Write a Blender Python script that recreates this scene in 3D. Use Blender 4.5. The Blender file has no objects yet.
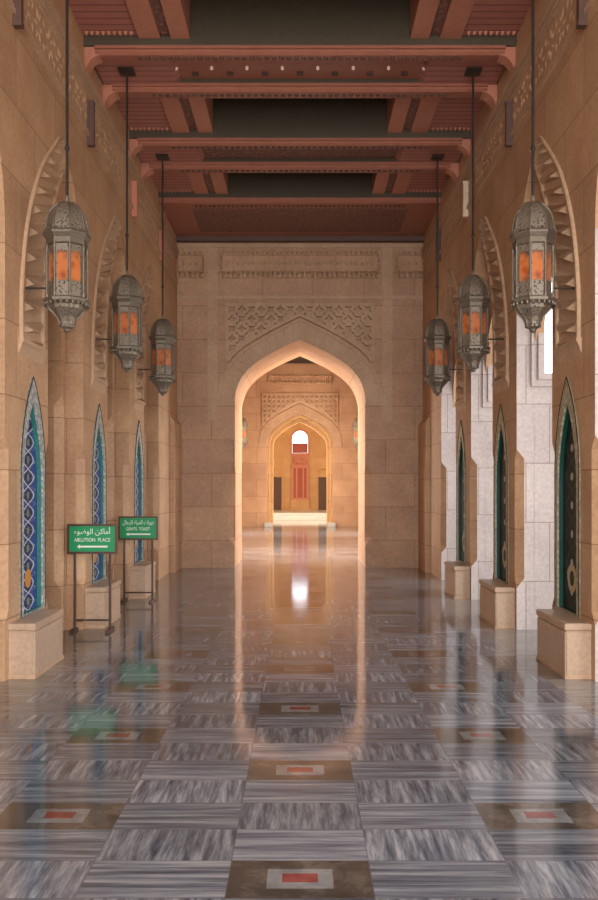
import bpy, bmesh, math, random
from mathutils import Vector, Matrix
from mathutils.geometry import tessellate_polygon
random.seed(7)
S = bpy.context.scene
C = S.collection
PI = math.pi

# ------------------------------------------------------------------ camera, world, light
cam = bpy.data.cameras.new('camera'); co = bpy.data.objects.new('camera', cam); C.objects.link(co)
co.location = (0, 0, 1.6); co.rotation_euler = (PI/2, 0, 0)
cam.sensor_fit = 'VERTICAL'; cam.sensor_height = 36; cam.lens = 34.0
cam.shift_x = -1.0/900; cam.shift_y = 36.5/900
cam.clip_start = 0.05; cam.clip_end = 400
S.camera = co
S.view_settings.view_transform = 'Standard'; S.view_settings.look = 'None'
S.view_settings.exposure = 0.64; S.view_settings.gamma = 1.0; S.view_settings.use_curve_mapping = False

W = bpy.data.worlds.new('sky'); S.world = W; W.use_nodes = True
bg = W.node_tree.nodes['Background']
bg.inputs['Color'].default_value = (0.89, 0.94, 1.0, 1); bg.inputs['Strength'].default_value = 3.1

def area(name, loc, rot, sx, sy, power, col):
    l = bpy.data.lights.new(name, 'AREA'); l.shape = 'RECTANGLE'; l.size = sx; l.size_y = sy
    l.energy = power; l.color = col
    o = bpy.data.objects.new(name, l); C.objects.link(o); o.location = loc; o.rotation_euler = rot
    return o
sun = bpy.data.lights.new('sun', 'SUN'); sun.energy = 2.2; sun.angle = math.radians(1.0); sun.color = (1.0, 0.93, 0.82)
so = bpy.data.objects.new('sun', sun); C.objects.link(so)
so.rotation_euler = Vector((-0.30, 0.16, -1.0)).to_track_quat('-Z', 'Y').to_euler()
# unseen fill lights added under the ceilings of the rooms beyond the arches
area('middle_room_fill', (0, 21.4, 6.25), (0, 0, 0), 3.6, 4.2, 650, (1.0, 0.84, 0.64))
area('far_hall_fill', (0, 39.0, 7.2), (0, 0, 0), 5.0, 4.0, 260, (1.0, 0.86, 0.66))
# warm fill lights added behind made-up side doorways, to brighten the arches
for sd in (-1, 1):
    area('middle_doorway_fill', (sd*3.3, 20.9, 2.3), Vector((-sd*1.0, -0.62, 0.05)).to_track_quat('-Z', 'Y').to_euler(), 2.0, 3.6, 230, (1.0, 0.82, 0.62))
    area('middle_far_doorway_fill', (sd*3.3, 28.2, 2.6), Vector((-sd*1.0, 0.75, 0.05)).to_track_quat('-Z', 'Y').to_euler(), 2.0, 3.8, 300, (1.0, 0.82, 0.60))
    area('hall_doorway_fill', (sd*4.6, 37.9, 2.6), Vector((-sd*1.0, -0.55, 0.05)).to_track_quat('-Z', 'Y').to_euler(), 2.2, 4.0, 380, (1.0, 0.84, 0.60))
# daylight coming down the corridor from its open near end
area('near_end_daylight', (0, -3.2, 3.3), (PI/2, 0, 0), 4.6, 5.6, 420, (1.0, 0.92, 0.84))

# ------------------------------------------------------------------ materials
def nm(name):
    m = bpy.data.materials.new(name); m.use_nodes = True
    nt = m.node_tree; b = nt.nodes['Principled BSDF']
    return m, nt, b
def N(nt, t, **kw):
    n = nt.nodes.new(t)
    for k, v in kw.items():
        if k.startswith('i_'):
            n.inputs[k[2:].replace('_', ' ')].default_value = v
        else: setattr(n, k, v)
    return n
def math_(nt, op, a, b=None, c=None, clamp=False):
    n = nt.nodes.new('ShaderNodeMath'); n.operation = op; n.use_clamp = clamp
    for i, x in enumerate((a, b, c)):
        if x is None: continue
        if isinstance(x, (int, float)): n.inputs[i].default_value = x
        else: nt.links.new(x, n.inputs[i])
    return n.outputs[0]
def mix(nt, f, a, b, mode='MIX'):
    n = nt.nodes.new('ShaderNodeMix'); n.data_type = 'RGBA'; n.blend_type = mode
    for i, x in ((0, f), (6, a), (7, b)):
        if isinstance(x, (int, float)): n.inputs[i].default_value = x
        elif isinstance(x, tuple): n.inputs[i].default_value = (*x[:3], 1)
        else: nt.links.new(x, n.inputs[i])
    return n.outputs[2]
def ramp(nt, f, p0, p1, c0=(0, 0, 0), c1=(1, 1, 1)):
    n = nt.nodes.new('ShaderNodeValToRGB'); e = n.color_ramp.elements
    e[0].position = p0; e[1].position = p1; e[0].color = (*c0, 1); e[1].color = (*c1, 1)
    nt.links.new(f, n.inputs[0]); return n.outputs[0]
def xyz(nt, kind='Object'):
    tc = nt.nodes.new('ShaderNodeTexCoord'); s = nt.nodes.new('ShaderNodeSeparateXYZ')
    nt.links.new(tc.outputs[kind], s.inputs[0]); return tc.outputs[kind], s.outputs
def comb(nt, x, y, z):
    n = nt.nodes.new('ShaderNodeCombineXYZ')
    for i, v in enumerate((x, y, z)):
        if isinstance(v, (int, float)): n.inputs[i].default_value = v
        else: nt.links.new(v, n.inputs[i])
    return n.outputs[0]
def bump(nt, b, h, strength=0.3, dist=0.01):
    n = nt.nodes.new('ShaderNodeBump'); n.inputs['Strength'].default_value = strength; n.inputs['Distance'].default_value = dist
    nt.links.new(h, n.inputs['Height']); nt.links.new(n.outputs[0], b.inputs['Normal'])
def setc(b, col=None, rough=None, metal=None, spec=None):
    if col: b.inputs['Base Color'].default_value = (*col, 1)
    if rough is not None: b.inputs['Roughness'].default_value = rough
    if metal is not None: b.inputs['Metallic'].default_value = metal
    if spec is not None: b.inputs['Specular IOR Level'].default_value = spec

def stone(name, c1, c2, joints=True, rowh=0.62, bw=1.15, rough=0.55):
    m, nt, b = nm(name); L = nt.links
    vec, s = xyz(nt)
    n1 = N(nt, 'ShaderNodeTexNoise', i_Scale=1.7, i_Detail=6.0, i_Roughness=0.62); L.new(vec, n1.inputs['Vector'])
    n2 = N(nt, 'ShaderNodeTexNoise', i_Scale=26.0, i_Detail=4.0); L.new(vec, n2.inputs['Vector'])
    f = ramp(nt, n1.outputs[0], 0.32, 0.70)
    col = mix(nt, f, c1, c2)
    col = mix(nt, 0.22, col, ramp(nt, n2.outputs[0], 0.3, 0.75, (0.25, 0.25, 0.25), (0.85, 0.85, 0.85)), 'OVERLAY')
    h = n2.outputs[0]
    if joints:
        g = nt.nodes.new('ShaderNodeNewGeometry'); sn = nt.nodes.new('ShaderNodeSeparateXYZ'); L.new(g.outputs['True Normal'], sn.inputs[0])
        ax = math_(nt, 'ABSOLUTE', sn.outputs[0]); ay = math_(nt, 'ABSOLUTE', sn.outputs[1])
        sel = math_(nt, 'GREATER_THAN', ax, ay)
        u = math_(nt, 'ADD', math_(nt, 'MULTIPLY', s[1], sel), math_(nt, 'MULTIPLY', s[0], math_(nt, 'SUBTRACT', 1.0, sel)))
        u = math_(nt, 'ADD', u, 0.31)
        v = comb(nt, u, math_(nt, 'ADD', s[2], 0.12), 0.0)
        br = N(nt, 'ShaderNodeTexBrick', i_Scale=1.0); L.new(v, br.inputs['Vector'])
        br.inputs['Mortar Size'].default_value = 0.006; br.inputs['Mortar Smooth'].default_value = 0.3
        br.inputs['Brick Width'].default_value = bw; br.inputs['Row Height'].default_value = rowh
        br.inputs['Color1'].default_value = (0.86, 0.84, 0.84, 1); br.inputs['Color2'].default_value = (1.0, 1.0, 0.98, 1)
        br.inputs['Mortar'].default_value = (0.55, 0.48, 0.42, 1); br.offset = 0.43
        col = mix(nt, 1.0, col, br.outputs['Color'], 'MULTIPLY')
        h = math_(nt, 'SUBTRACT', math_(nt, 'MULTIPLY', n2.outputs[0], 0.15), br.outputs['Fac'])
    L.new(col, b.inputs['Base Color']); setc(b, rough=rough, spec=0.35)
    bump(nt, b, h, 0.45, 0.006)
    return m
M = {}
M['wall'] = stone('sandstone_blocks', (0.46, 0.268, 0.152), (0.60, 0.378, 0.222))
M['wallend'] = stone('sandstone_end_wall', (0.45, 0.265, 0.163), (0.58, 0.36, 0.225), rowh=0.66, bw=1.0)
M['pale'] = stone('pale_blocks', (0.47, 0.405, 0.38), (0.56, 0.485, 0.455), rowh=0.66, bw=0.62)
M['carved'] = stone('carved_sandstone', (0.45, 0.29, 0.18), (0.57, 0.38, 0.245), joints=False)
M['plinth'] = stone('plinth_stone', (0.42, 0.29, 0.20), (0.52, 0.37, 0.265), joints=False, rough=0.35)
M['dome'] = stone('golden_stone', (0.58, 0.36, 0.17), (0.68, 0.44, 0.22), joints=True, rowh=1.1, bw=1.6)

def plain(name, col, rough=0.5, metal=0.0, var=0.12, scale=14.0, bumpy=0.0, emit=None, es=0.0):
    m, nt, b = nm(name)
    vec, s = xyz(nt)
    n = N(nt, 'ShaderNodeTexNoise', i_Scale=scale, i_Detail=5.0); nt.links.new(vec, n.inputs['Vector'])
    lo = tuple(c*(1-var) for c in col); hi = tuple(min(1, c*(1+var)) for c in col)
    nt.links.new(mix(nt, n.outputs[0], lo, hi), b.inputs['Base Color'])
    setc(b, rough=rough, metal=metal)
    if bumpy: bump(nt, b, n.outputs[0], bumpy, 0.01)
    if emit:
        b.inputs['Emission Color'].default_value = (*emit, 1); b.inputs['Emission Strength'].default_value = es
    return m
M['wood'] = plain('coral_painted_wood', (0.34, 0.125, 0.078), 0.5, var=0.2, scale=9)
M['wood_pale'] = plain('pale_coral_wood', (0.48, 0.195, 0.125), 0.5, var=0.15)
M['wood_dark'] = plain('dark_brown_wood', (0.10, 0.05, 0.038), 0.55, var=0.25)
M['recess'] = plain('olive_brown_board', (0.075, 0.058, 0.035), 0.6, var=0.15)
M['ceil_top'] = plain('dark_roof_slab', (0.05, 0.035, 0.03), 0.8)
M['bronze'] = plain('aged_bronze', (0.20, 0.165, 0.125), 0.45, 0.55, var=0.4, scale=60, bumpy=0.5)
M['bronze_dark'] = plain('dark_bronze', (0.055, 0.042, 0.034), 0.45, 0.6, var=0.3, scale=40)
M['steel'] = plain('brown_metal_tube', (0.10, 0.06, 0.045), 0.4, 0.5)
M['green'] = plain('green_sign_enamel', (0.005, 0.30, 0.10), 0.4, var=0.06)
M['white'] = plain('white_lettering', (0.82, 0.85, 0.80), 0.5, var=0.03)
M['red_wood'] = plain('red_lacquered_wood', (0.36, 0.075, 0.04), 0.45, var=0.2)
M['red_pale'] = plain('pale_red_wood', (0.55, 0.22, 0.14), 0.45, var=0.1)
M['door'] = plain('dark_door_wood', (0.09, 0.05, 0.035), 0.5)
M['white_marble'] = plain('white_marble', (0.46, 0.445, 0.41), 0.3, var=0.08, scale=4)
M['bulb'] = plain('frosted_bulb', (0.9, 0.8, 0.7), 0.3, emit=(1.0, 0.72, 0.52), es=0.1)
M['bar_coral'] = plain('coral_bar', (0.55, 0.20, 0.13), 0.4)
M['bar_pale'] = plain('cream_bar', (0.62, 0.50, 0.36), 0.4)
M['ground'] = plain('courtyard_paving', (0.55, 0.50, 0.44), 0.6, scale=2)

def glass_orange():
    m, nt, b = nm('amber_lantern_glass'); vec, s = xyz(nt)
    n = N(nt, 'ShaderNodeTexVoronoi', i_Scale=11.0); nt.links.new(vec, n.inputs['Vector'])
    nz = N(nt, 'ShaderNodeTexNoise', i_Scale=16.0, i_Detail=3.0); nt.links.new(vec, nz.inputs['Vector'])
    zc = math_(nt, 'DIVIDE', math_(nt, 'ABSOLUTE', math_(nt, 'SUBTRACT', s[2], 0.545)), 0.16)
    k = math_(nt, 'ADD', zc, math_(nt, 'MULTIPLY', math_(nt, 'SUBTRACT', nz.outputs[0], 0.5), 1.6))
    col = mix(nt, ramp(nt, n.outputs['Distance'], 0.1, 0.5), (0.34, 0.07, 0.02), (0.52, 0.155, 0.045))
    col = mix(nt, ramp(nt, k, 0.45, 1.05), col, (0.10, 0.065, 0.045))
    nt.links.new(col, b.inputs['Base Color']); nt.links.new(col, b.inputs['Emission Color'])
    b.inputs['Emission Strength'].default_value = 0.05; setc(b, rough=0.25)
    return m
M['amber'] = glass_orange()

def pierced():
    m, nt, b = nm('pierced_bronze'); vec, s = xyz(nt)
    v = N(nt, 'ShaderNodeTexVoronoi', i_Scale=42.0); nt.links.new(vec, v.inputs['Vector'])
    f = ramp(nt, v.outputs['Distance'], 0.18, 0.42)
    col = mix(nt, f, (0.07, 0.055, 0.042), (0.26, 0.215, 0.165))
    nt.links.new(col, b.inputs['Base Color']); setc(b, rough=0.42, metal=0.5); bump(nt, b, f, 0.6, 0.008)
    return m
M['pierced'] = pierced()

def slats():
    m, nt, b = nm('slatted_coral_boards'); vec, s = xyz(nt)
    f = math_(nt, 'FRACT', math_(nt, 'MULTIPLY', s[1], 8.0))
    g = math_(nt, 'GREATER_THAN', f, 0.82)
    n = N(nt, 'ShaderNodeTexNoise', i_Scale=5.0); nt.links.new(vec, n.inputs['Vector'])
    col = mix(nt, n.outputs[0], (0.34, 0.125, 0.095), (0.46, 0.185, 0.14))
    nt.links.new(mix(nt, g, col, (0.20, 0.07, 0.055)), b.inputs['Base Color']); setc(b, rough=0.5)
    bump(nt, b, math_(nt, 'SUBTRACT', 1.0, g), 0.6, 0.02)
    return m
M['slats'] = slats()

def ornament_wood():
    m, nt, b = nm('carved_brown_ornament'); vec, s = xyz(nt)
    v = N(nt, 'ShaderNodeTexVoronoi', i_Scale=16.0); nt.links.new(vec, v.inputs['Vector'])
    f = ramp(nt, v.outputs['Distance'], 0.25, 0.55)
    nt.links.new(mix(nt, f, (0.27, 0.125, 0.085), (0.17, 0.075, 0.055)), b.inputs['Base Color']); setc(b, rough=0.6)
    bump(nt, b, math_(nt, 'SUBTRACT', 1.0, f), 0.7, 0.02)
    return m
M['ornament'] = ornament_wood()

ROW, COL, YROW0 = 0.3322, 0.585, 3.635
def marble(name, axis, c_dark, c_mid, c_lite, rough=0.09):
    m, nt, b = nm(name); L = nt.links; vec, s = xyz(nt)
    # a tone and an offset of its own for every tile
    tx = math_(nt, 'FLOOR', math_(nt, 'ADD', math_(nt, 'DIVIDE', s[0], COL), 0.5))
    ty = math_(nt, 'FLOOR', math_(nt, 'DIVIDE', math_(nt, 'SUBTRACT', s[1], YROW0), ROW))
    wn = nt.nodes.new('ShaderNodeTexWhiteNoise'); wn.noise_dimensions = '2D'; L.new(comb(nt, tx, ty, 0.0), wn.inputs['Vector'])
    off = math_(nt, 'MULTIPLY', wn.outputs['Value'], 37.0)
    if axis == 'x': v = comb(nt, math_(nt, 'MULTIPLY', s[0], 1.3), math_(nt, 'MULTIPLY', s[1], 26.0), off)
    elif axis == 'y': v = comb(nt, math_(nt, 'MULTIPLY', s[0], 27.0), math_(nt, 'MULTIPLY', s[1], 2.6), off)
    else: v = comb(nt, math_(nt, 'MULTIPLY', s[0], 5.0), math_(nt, 'MULTIPLY', s[1], 5.0), off)
    n = N(nt, 'ShaderNodeTexNoise', i_Scale=1.0, i_Detail=5.0, i_Roughness=0.66, i_Distortion=0.2); L.new(v, n.inputs['Vector'])
    rp = nt.nodes.new('ShaderNodeValToRGB'); e = rp.color_ramp.elements
    e[0].position = 0.36; e[0].color = (*c_dark, 1); e[1].position = 0.66; e[1].color = (*c_lite, 1)
    k = e.new(0.5); k.color = (*c_mid, 1); L.new(n.outputs[0], rp.inputs[0])
    tone = math_(nt, 'ADD', 0.8, math_(nt, 'MULTIPLY', wn.outputs['Value'], 0.4))
    col = mix(nt, 1.0, rp.outputs[0], comb(nt, tone, tone, tone), 'MULTIPLY')
    # fine joints round every tile
    fx = math_(nt, 'FRACT', math_(nt, 'ADD', math_(nt, 'DIVIDE', s[0], COL), 0.5)); fy = math_(nt, 'FRACT', math_(nt, 'DIVIDE', math_(nt, 'SUBTRACT', s[1], YROW0), ROW))
    jx = math_(nt, 'GREATER_THAN', math_(nt, 'ABSOLUTE', math_(nt, 'SUBTRACT', fx, 0.5)), 0.4955)
    jy = math_(nt, 'GREATER_THAN', math_(nt, 'ABSOLUTE', math_(nt, 'SUBTRACT', fy, 0.5)), 0.492)
    j = math_(nt, 'MAXIMUM', jx, jy)
    col = mix(nt, math_(nt, 'MULTIPLY', j, 0.55), col, (0.10, 0.09, 0.09))
    L.new(col, b.inputs['Base Color'])
    setc(b, rough=rough); b.inputs['IOR'].default_value = 1.62; b.inputs['Specular IOR Level'].default_value = 0.62
    wv = N(nt, 'ShaderNodeTexNoise', i_Scale=2.2, i_Detail=2.0); L.new(vec, wv.inputs['Vector'])
    bump(nt, b, wv.outputs[0], 0.04, 0.02)
    return m
M['fl_h'] = marble('travertine_cross_veined', 'x', (0.062, 0.070, 0.090), (0.145, 0.156, 0.186), (0.29, 0.295, 0.315))
M['fl_v'] = marble('travertine_long_veined', 'y', (0.058, 0.066, 0.086), (0.145, 0.156, 0.186), (0.31, 0.315, 0.335))
M['fl_edge'] = marble('border_marble', 'x', (0.11, 0.10, 0.09), (0.18, 0.165, 0.15), (0.28, 0.26, 0.24))
M['fl_brown'] = marble('brown_marble', 'n', (0.04, 0.032, 0.026), (0.075, 0.06, 0.05), (0.14, 0.115, 0.095))
M['fl_grey'] = marble('grey_white_marble', 'n', (0.12, 0.12, 0.125), (0.18, 0.18, 0.185), (0.25, 0.25, 0.255))
M['fl_red'] = marble('red_marble', 'n', (0.13, 0.026, 0.024), (0.19, 0.04, 0.036), (0.25, 0.07, 0.06))

def tile_panel(name, ground, loop, line, dot, period, dark=False):
    m, nt, b = nm(name); L = nt.links; vec, s = xyz(nt)
    nz = N(nt, 'ShaderNodeTexNoise', i_Scale=9.0, i_Detail=2.0); L.new(vec, nz.inputs['Vector'])
    u = math_(nt, 'ADD', math_(nt, 'SUBTRACT', s[1], 0.12), math_(nt, 'MULTIPLY', math_(nt, 'SUBTRACT', nz.outputs[0], 0.5), 0.05))
    ph = math_(nt, 'MULTIPLY', s[2], 2*PI/period)
    sn = math_(nt, 'MULTIPLY', math_(nt, 'SINE', ph), 0.15)
    au = math_(nt, 'ABSOLUTE', u)
    inside = math_(nt, 'LESS_THAN', au, math_(nt, 'ABSOLUTE', sn))
    d = math_(nt, 'ABSOLUTE', math_(nt, 'SUBTRACT', au, math_(nt, 'ABSOLUTE', sn)))
    ln = math_(nt, 'LESS_THAN', d, 0.018)
    d2 = math_(nt, 'ABSOLUTE', math_(nt, 'SUBTRACT', u, math_(nt, 'MULTIPLY', math_(nt, 'SINE', math_(nt, 'MULTIPLY', ph, 2.5)), 0.20)))
    ln2 = math_(nt, 'LESS_THAN', d2, 0.013)
    col = mix(nt, inside, ground, loop)
    col = mix(nt, ln2, col, tuple(0.55*a+0.45*bq for a, bq in zip(ground, line)))
    col = mix(nt, ln, col, line)
    hb = math_(nt, 'SUBTRACT', math_(nt, 'FRACT', math_(nt, 'DIVIDE', s[2], period/2)), 0.5)
    r = math_(nt, 'SQRT', math_(nt, 'ADD', math_(nt, 'POWER', math_(nt, 'MULTIPLY', hb, period/2), 2.0), math_(nt, 'MULTIPLY', u, u)))
    col = mix(nt, math_(nt, 'LESS_THAN', r, 0.036), col, dot)
    ro = math_(nt, 'SQRT', math_(nt, 'ADD', math_(nt, 'POWER', math_(nt, 'SUBTRACT', s[2], 0.77), 2.0), math_(nt, 'MULTIPLY', u, u)))
    ring = math_(nt, 'LESS_THAN', math_(nt, 'ABSOLUTE', math_(nt, 'SUBTRACT', ro, 0.10)), 0.03)
    if dark: col = mix(nt, ring, col, (0.50, 0.42, 0.24))
    else: col = mix(nt, math_(nt, 'LESS_THAN', ro, 0.085), col, (0.62, 0.27, 0.05))
    L.new(col, b.inputs['Base Color']); setc(b, rough=0.5, spec=0.1)
    return m
M['tile_blue'] = tile_panel('blue_arabesque_tile', (0.03, 0.07, 0.24), (0.015, 0.025, 0.11), (0.55, 0.58, 0.60), (0.20, 0.26, 0.12), 0.32)
M['tile_dark'] = tile_panel('black_green_tile', (0.007, 0.014, 0.012), (0.010, 0.020, 0.017), (0.03, 0.055, 0.045), (0.42, 0.44, 0.42), 0.52, True)
M['turq'] = plain('turquoise_tile', (0.04, 0.20, 0.18), 0.25, var=0.35, scale=30)
M['turq_dark'] = plain('dark_green_tile', (0.010, 0.062, 0.048), 0.25, var=0.35, scale=30)
def carved_white(name, a, bcol):
    m, nt, b = nm(name); vec, s = xyz(nt)
    v = N(nt, 'ShaderNodeTexVoronoi', i_Scale=24.0); nt.links.new(vec, v.inputs['Vector'])
    f = ramp(nt, v.outputs['Distance'], 0.2, 0.6)
    nt.links.new(mix(nt, f, a, bcol), b.inputs['Base Color']); setc(b, rough=0.4); bump(nt, b, f, 0.5, 0.01)
    return m
M['frame_grey'] = carved_white('grey_white_carved_border', (0.56, 0.56, 0.53), (0.22, 0.27, 0.27))
M['frame_cream'] = carved_white('cream_carved_border', (0.50, 0.46, 0.34), (0.25, 0.26, 0.17))

# ------------------------------------------------------------------ mesh helpers
class MB:
    def __init__(self): self.v = []; self.f = []; self.mi = []; self.cur = 0
    def add(self, vs, fs):
        o = len(self.v); self.v += [tuple(p) for p in vs]
        self.f += [tuple(i+o for i in f) for f in fs]; self.mi += [self.cur]*len(fs)
    def box(self, x0, x1, y0, y1, z0, z1):
        v = [(x, y, z) for z in (z0, z1) for y in (y0, y1) for x in (x0, x1)]
        self.add(v, [(0, 2, 3, 1), (4, 5, 7, 6), (0, 1, 5, 4), (2, 6, 7, 3), (0, 4, 6, 2), (1, 3, 7, 5)])
    def plate(self, outer, holes, w0, w1, mp):
        """flat outline with holes in (u,v), from w0 to w1 thick, placed by mp(u,v,w)"""
        loops = [outer] + list(holes)
        tris = tessellate_polygon([[Vector((p[0], p[1], 0)) for p in l] for l in loops])
        pts = [p for l in loops for p in l]; n = len(pts)
        vs = [mp(p[0], p[1], w0) for p in pts] + [mp(p[0], p[1], w1) for p in pts]
        fs = [tuple(t) for t in tris] + [tuple(i+n for i in reversed(t)) for t in tris]
        o = 0
        for l in loops:
            k = len(l)
            for i in range(k):
                a, b = o+i, o+(i+1) % k
                fs.append((a, b, b+n, a+n))
            o += k
        self.add(vs, fs)
    def lathe(self, prof, n=8, c=(0, 0, 0), rot=0.0):
        vs = []; fs = []; m = len(prof)
        for i in range(n):
            a = 2*PI*i/n + rot
            for r, z in prof: vs.append((c[0]+r*math.cos(a), c[1]+r*math.sin(a), c[2]+z))
        for i in range(n):
            for j in range(m-1):
                a, b = i*m+j, ((i+1) % n)*m+j
                fs.append((a, b, b+1, a+1))
        fs.append(tuple(i*m for i in range(n))); fs.append(tuple(i*m+m-1 for i in reversed(range(n))))
        self.add(vs, fs)
    def tube(self, pts, r, n=8):
        pts = [Vector(p) for p in pts]; vs = []; fs = []
        for i, p in enumerate(pts):
            d = (pts[min(i+1, len(pts)-1)] - pts[max(i-1, 0)]).normalized()
            ref = Vector((0, 0, 1)) if abs(d.z) < 0.9 else Vector((1, 0, 0))
            a = d.cross(ref).normalized(); b = d.cross(a)
            for k in range(n):
                t = 2*PI*k/n + PI/n
                vs.append(p + a*(r*math.cos(t)) + b*(r*math.sin(t)))
        for i in range(len(pts)-1):
            for k in range(n): fs.append((i*n+k, i*n+(k+1) % n, (i+1)*n+(k+1) % n, (i+1)*n+k))
        fs.append(tuple(range(n))); fs.append(tuple((len(pts)-1)*n+k for k in reversed(range(n))))
        self.add(vs, fs)
    def pyr(self, base, tip):
        """fan from a base loop to a tip"""
        k = len(base)
        self.add(list(base)+[tip], [(i, (i+1) % k, k) for i in range(k)] + [tuple(reversed(range(k)))])
    def build(self, name, mats, parent=None, loc=None, smooth=False, bevel=0.0):
        me = bpy.data.meshes.new(name); me.from_pydata(self.v, [], self.f)
        if not isinstance(mats, (list, tuple)): mats = [mats]
        for m in mats: me.materials.append(m)
        me.polygons.foreach_set('material_index', self.mi)
        bm = bmesh.new(); bm.from_mesh(me)
        bmesh.ops.recalc_face_normals(bm, faces=bm.faces)
        if bevel:
            es = [e for e in bm.edges if len(e.link_faces) == 2 and e.calc_face_angle(0) > 0.6]
            bmesh.ops.bevel(bm, geom=es, offset=bevel, segments=2, affect='EDGES', clamp_overlap=True)
        bm.to_mesh(me); bm.free()
        if smooth:
            me.polygons.foreach_set('use_smooth', [True]*len(me.polygons))
            try: me.set_sharp_from_angle(angle=math.radians(38))
            except Exception: pass
        o = bpy.data.objects.new(name, me); C.objects.link(o)
        if parent: o.parent = parent
        if loc: o.location = loc
        return o
def tag(o, label, cat, group=None):
    o['label'] = label; o['category'] = cat
    if group: o['group'] = group
    return o
def thing(name, label, cat, loc, group=None):
    o = bpy.data.objects.new(name, None); C.objects.link(o); o.location = loc; o.empty_display_size = 0.1
    return tag(o, label, cat, group)
def struct(o): o['kind'] = 'structure'; return o
def dup(root, loc, label, group=None):
    r = root.copy(); C.objects.link(r); r.location = loc; r['label'] = label
    if group: r['group'] = group
    def kids(src, dst):
        for ch in list(src.children):
            c = ch.copy(); C.objects.link(c); c.parent = dst; kids(ch, c)
    kids(root, r); return r
def boolean_cut(o, cutter):
    md = o.modifiers.new('cut', 'BOOLEAN'); md.operation = 'DIFFERENCE'; md.solver = 'EXACT'; md.object = cutter
    bpy.context.view_layer.update()
    dg = bpy.context.evaluated_depsgraph_get()
    me = bpy.data.meshes.new_from_object(o.evaluated_get(dg)); o.modifiers.clear(); o.data = me
def spline(pts, n=6):
    out = []
    for i in range(len(pts)-1):
        p0 = pts[max(i-1, 0)]; p1 = pts[i]; p2 = pts[i+1]; p3 = pts[min(i+2, len(pts)-1)]
        for k in range(n):
            t = k/n
            out.append(tuple(0.5*((2*b)+(-a+c)*t+(2*a-5*b+4*c-d)*t*t+(-a+3*b-3*c+d)*t**3) for a, b, c, d in zip(p0, p1, p2, p3)))
    out.append(tuple(pts[-1])); return out
def lancet(a, zs, R, n=10):
    """two-centred pointed arch from (-a,zs) over (0,zs+R) to (a,zs)"""
    c = (R*R-a*a)/(2*a); rad = a+c; th = math.asin(R/rad)
    left = [(c-rad*math.cos(th*i/n), zs+rad*math.sin(th*i/n)) for i in range(n+1)]
    left[-1] = (0.0, zs+R)
    return left + [(-x, z) for x, z in reversed(left[:-1])]

# ------------------------------------------------------------------ layout
P = 2.5245; HW = 0.595; Y1 = 7.565
def pier(k): return Y1 + (k-1)*P
XW, XF, XR, XO = 2.42, 2.62, 3.05, 3.95
YN, YE, YE2 = -3.4, 16.75, 18.85
YM, YM2, YH = 34.0, 35.6, 47.0
ZT = 7.4
OPEN = [pier(k)+P/2 for k in range(-2, 4)]
def sx(s): return lambda u, v, w: (s*w, u, v)

# ------------------------------------------------------------------ floor
fb = MB()
FM = [M['fl_h'], M['fl_v'], M['fl_brown'], M['fl_grey'], M['fl_red'], M['fl_edge']]
def quad(mi, x0, x1, y0, y1):
    fb.cur = mi; fb.add([(x0, y0, 0), (x1, y0, 0), (x1, y1, 0), (x0, y1, 0)], [(0, 1, 2, 3)])
def tile(c, r):
    x0 = max(c*COL-COL/2, -2.05); x1 = min(c*COL+COL/2, 2.05); y0 = YROW0+r*ROW; y1 = y0+ROW
    if (c % 2 == 0 and abs(c) <= 2) and r % 2 == 1 and ((r+1)//2 + c//2) % 2 == 0 and (y0 < YE-0.4 or y0 > YE2) and y0 < YM-0.5:
        w, h = x1-x0, y1-y0
        xa, xb = x0+0.27*w, x1-0.27*w; ya, yb = y0+0.24*h, y1-0.24*h
        quad(2, x0, xa, y0, y1); quad(2, xb, x1, y0, y1); quad(2, xa, xb, y0, ya); quad(2, xa, xb, yb, y1)
        xc, xd = x0+0.375*w, x1-0.375*w; yc, yd = y0+0.40*h, y1-0.36*h
        quad(3, xa, xc, ya, yb); quad(3, xd, xb, ya, yb); quad(3, xc, xd, ya, yc); quad(3, xc, xd, yd, yb)
        quad(4, xc, xd, yc, yd)
    else:
        quad(1 if (c + r) % 2 else 0, x0, x1, y0, y1)
r0 = int((YN-2-YROW0)/ROW); r1 = int((YM2-YROW0)/ROW)+1
for r in range(r0, r1):
    for c in range(-3, 4): tile(c, r)
ya, yb = YROW0+r0*ROW, YROW0+r1*ROW
quad(5, -4.2, -2.055, ya, yb); quad(5, 2.055, 4.2, ya, yb); quad(3, -2.055, -2.0475, ya, yb); quad(3, 2.0475, 2.055, ya, yb); quad(5, -4.2, 4.2, yb, YH+0.3)
fl = fb.build('floor', FM); struct(fl)
g = MB(); g.box(4.2, 60, -40, 80, -0.2, -0.02); struct(g.build('floor_courtyard', M['ground']))

# ------------------------------------------------------------------ chamfer cutters
def diamond(mb, x, y, z0, z1, c):
    k = c*1.3
    ring = lambda z: [(x+c, y, z), (x, y+c, z), (x-c, y, z), (x, y-c, z)]
    vs = [(x, y, z0-0.0)] + ring(z0+k) + ring(z1-k) + [(x, y, z1)]
    fs = [(0, 1+(i+1) % 4, 1+i) for i in range(4)] + [(1+i, 1+(i+1) % 4, 5+(i+1) % 4, 5+i) for i in range(4)] + [(5+i, 5+(i+1) % 4, 9) for i in range(4)]
    mb.add(vs, fs)

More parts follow.
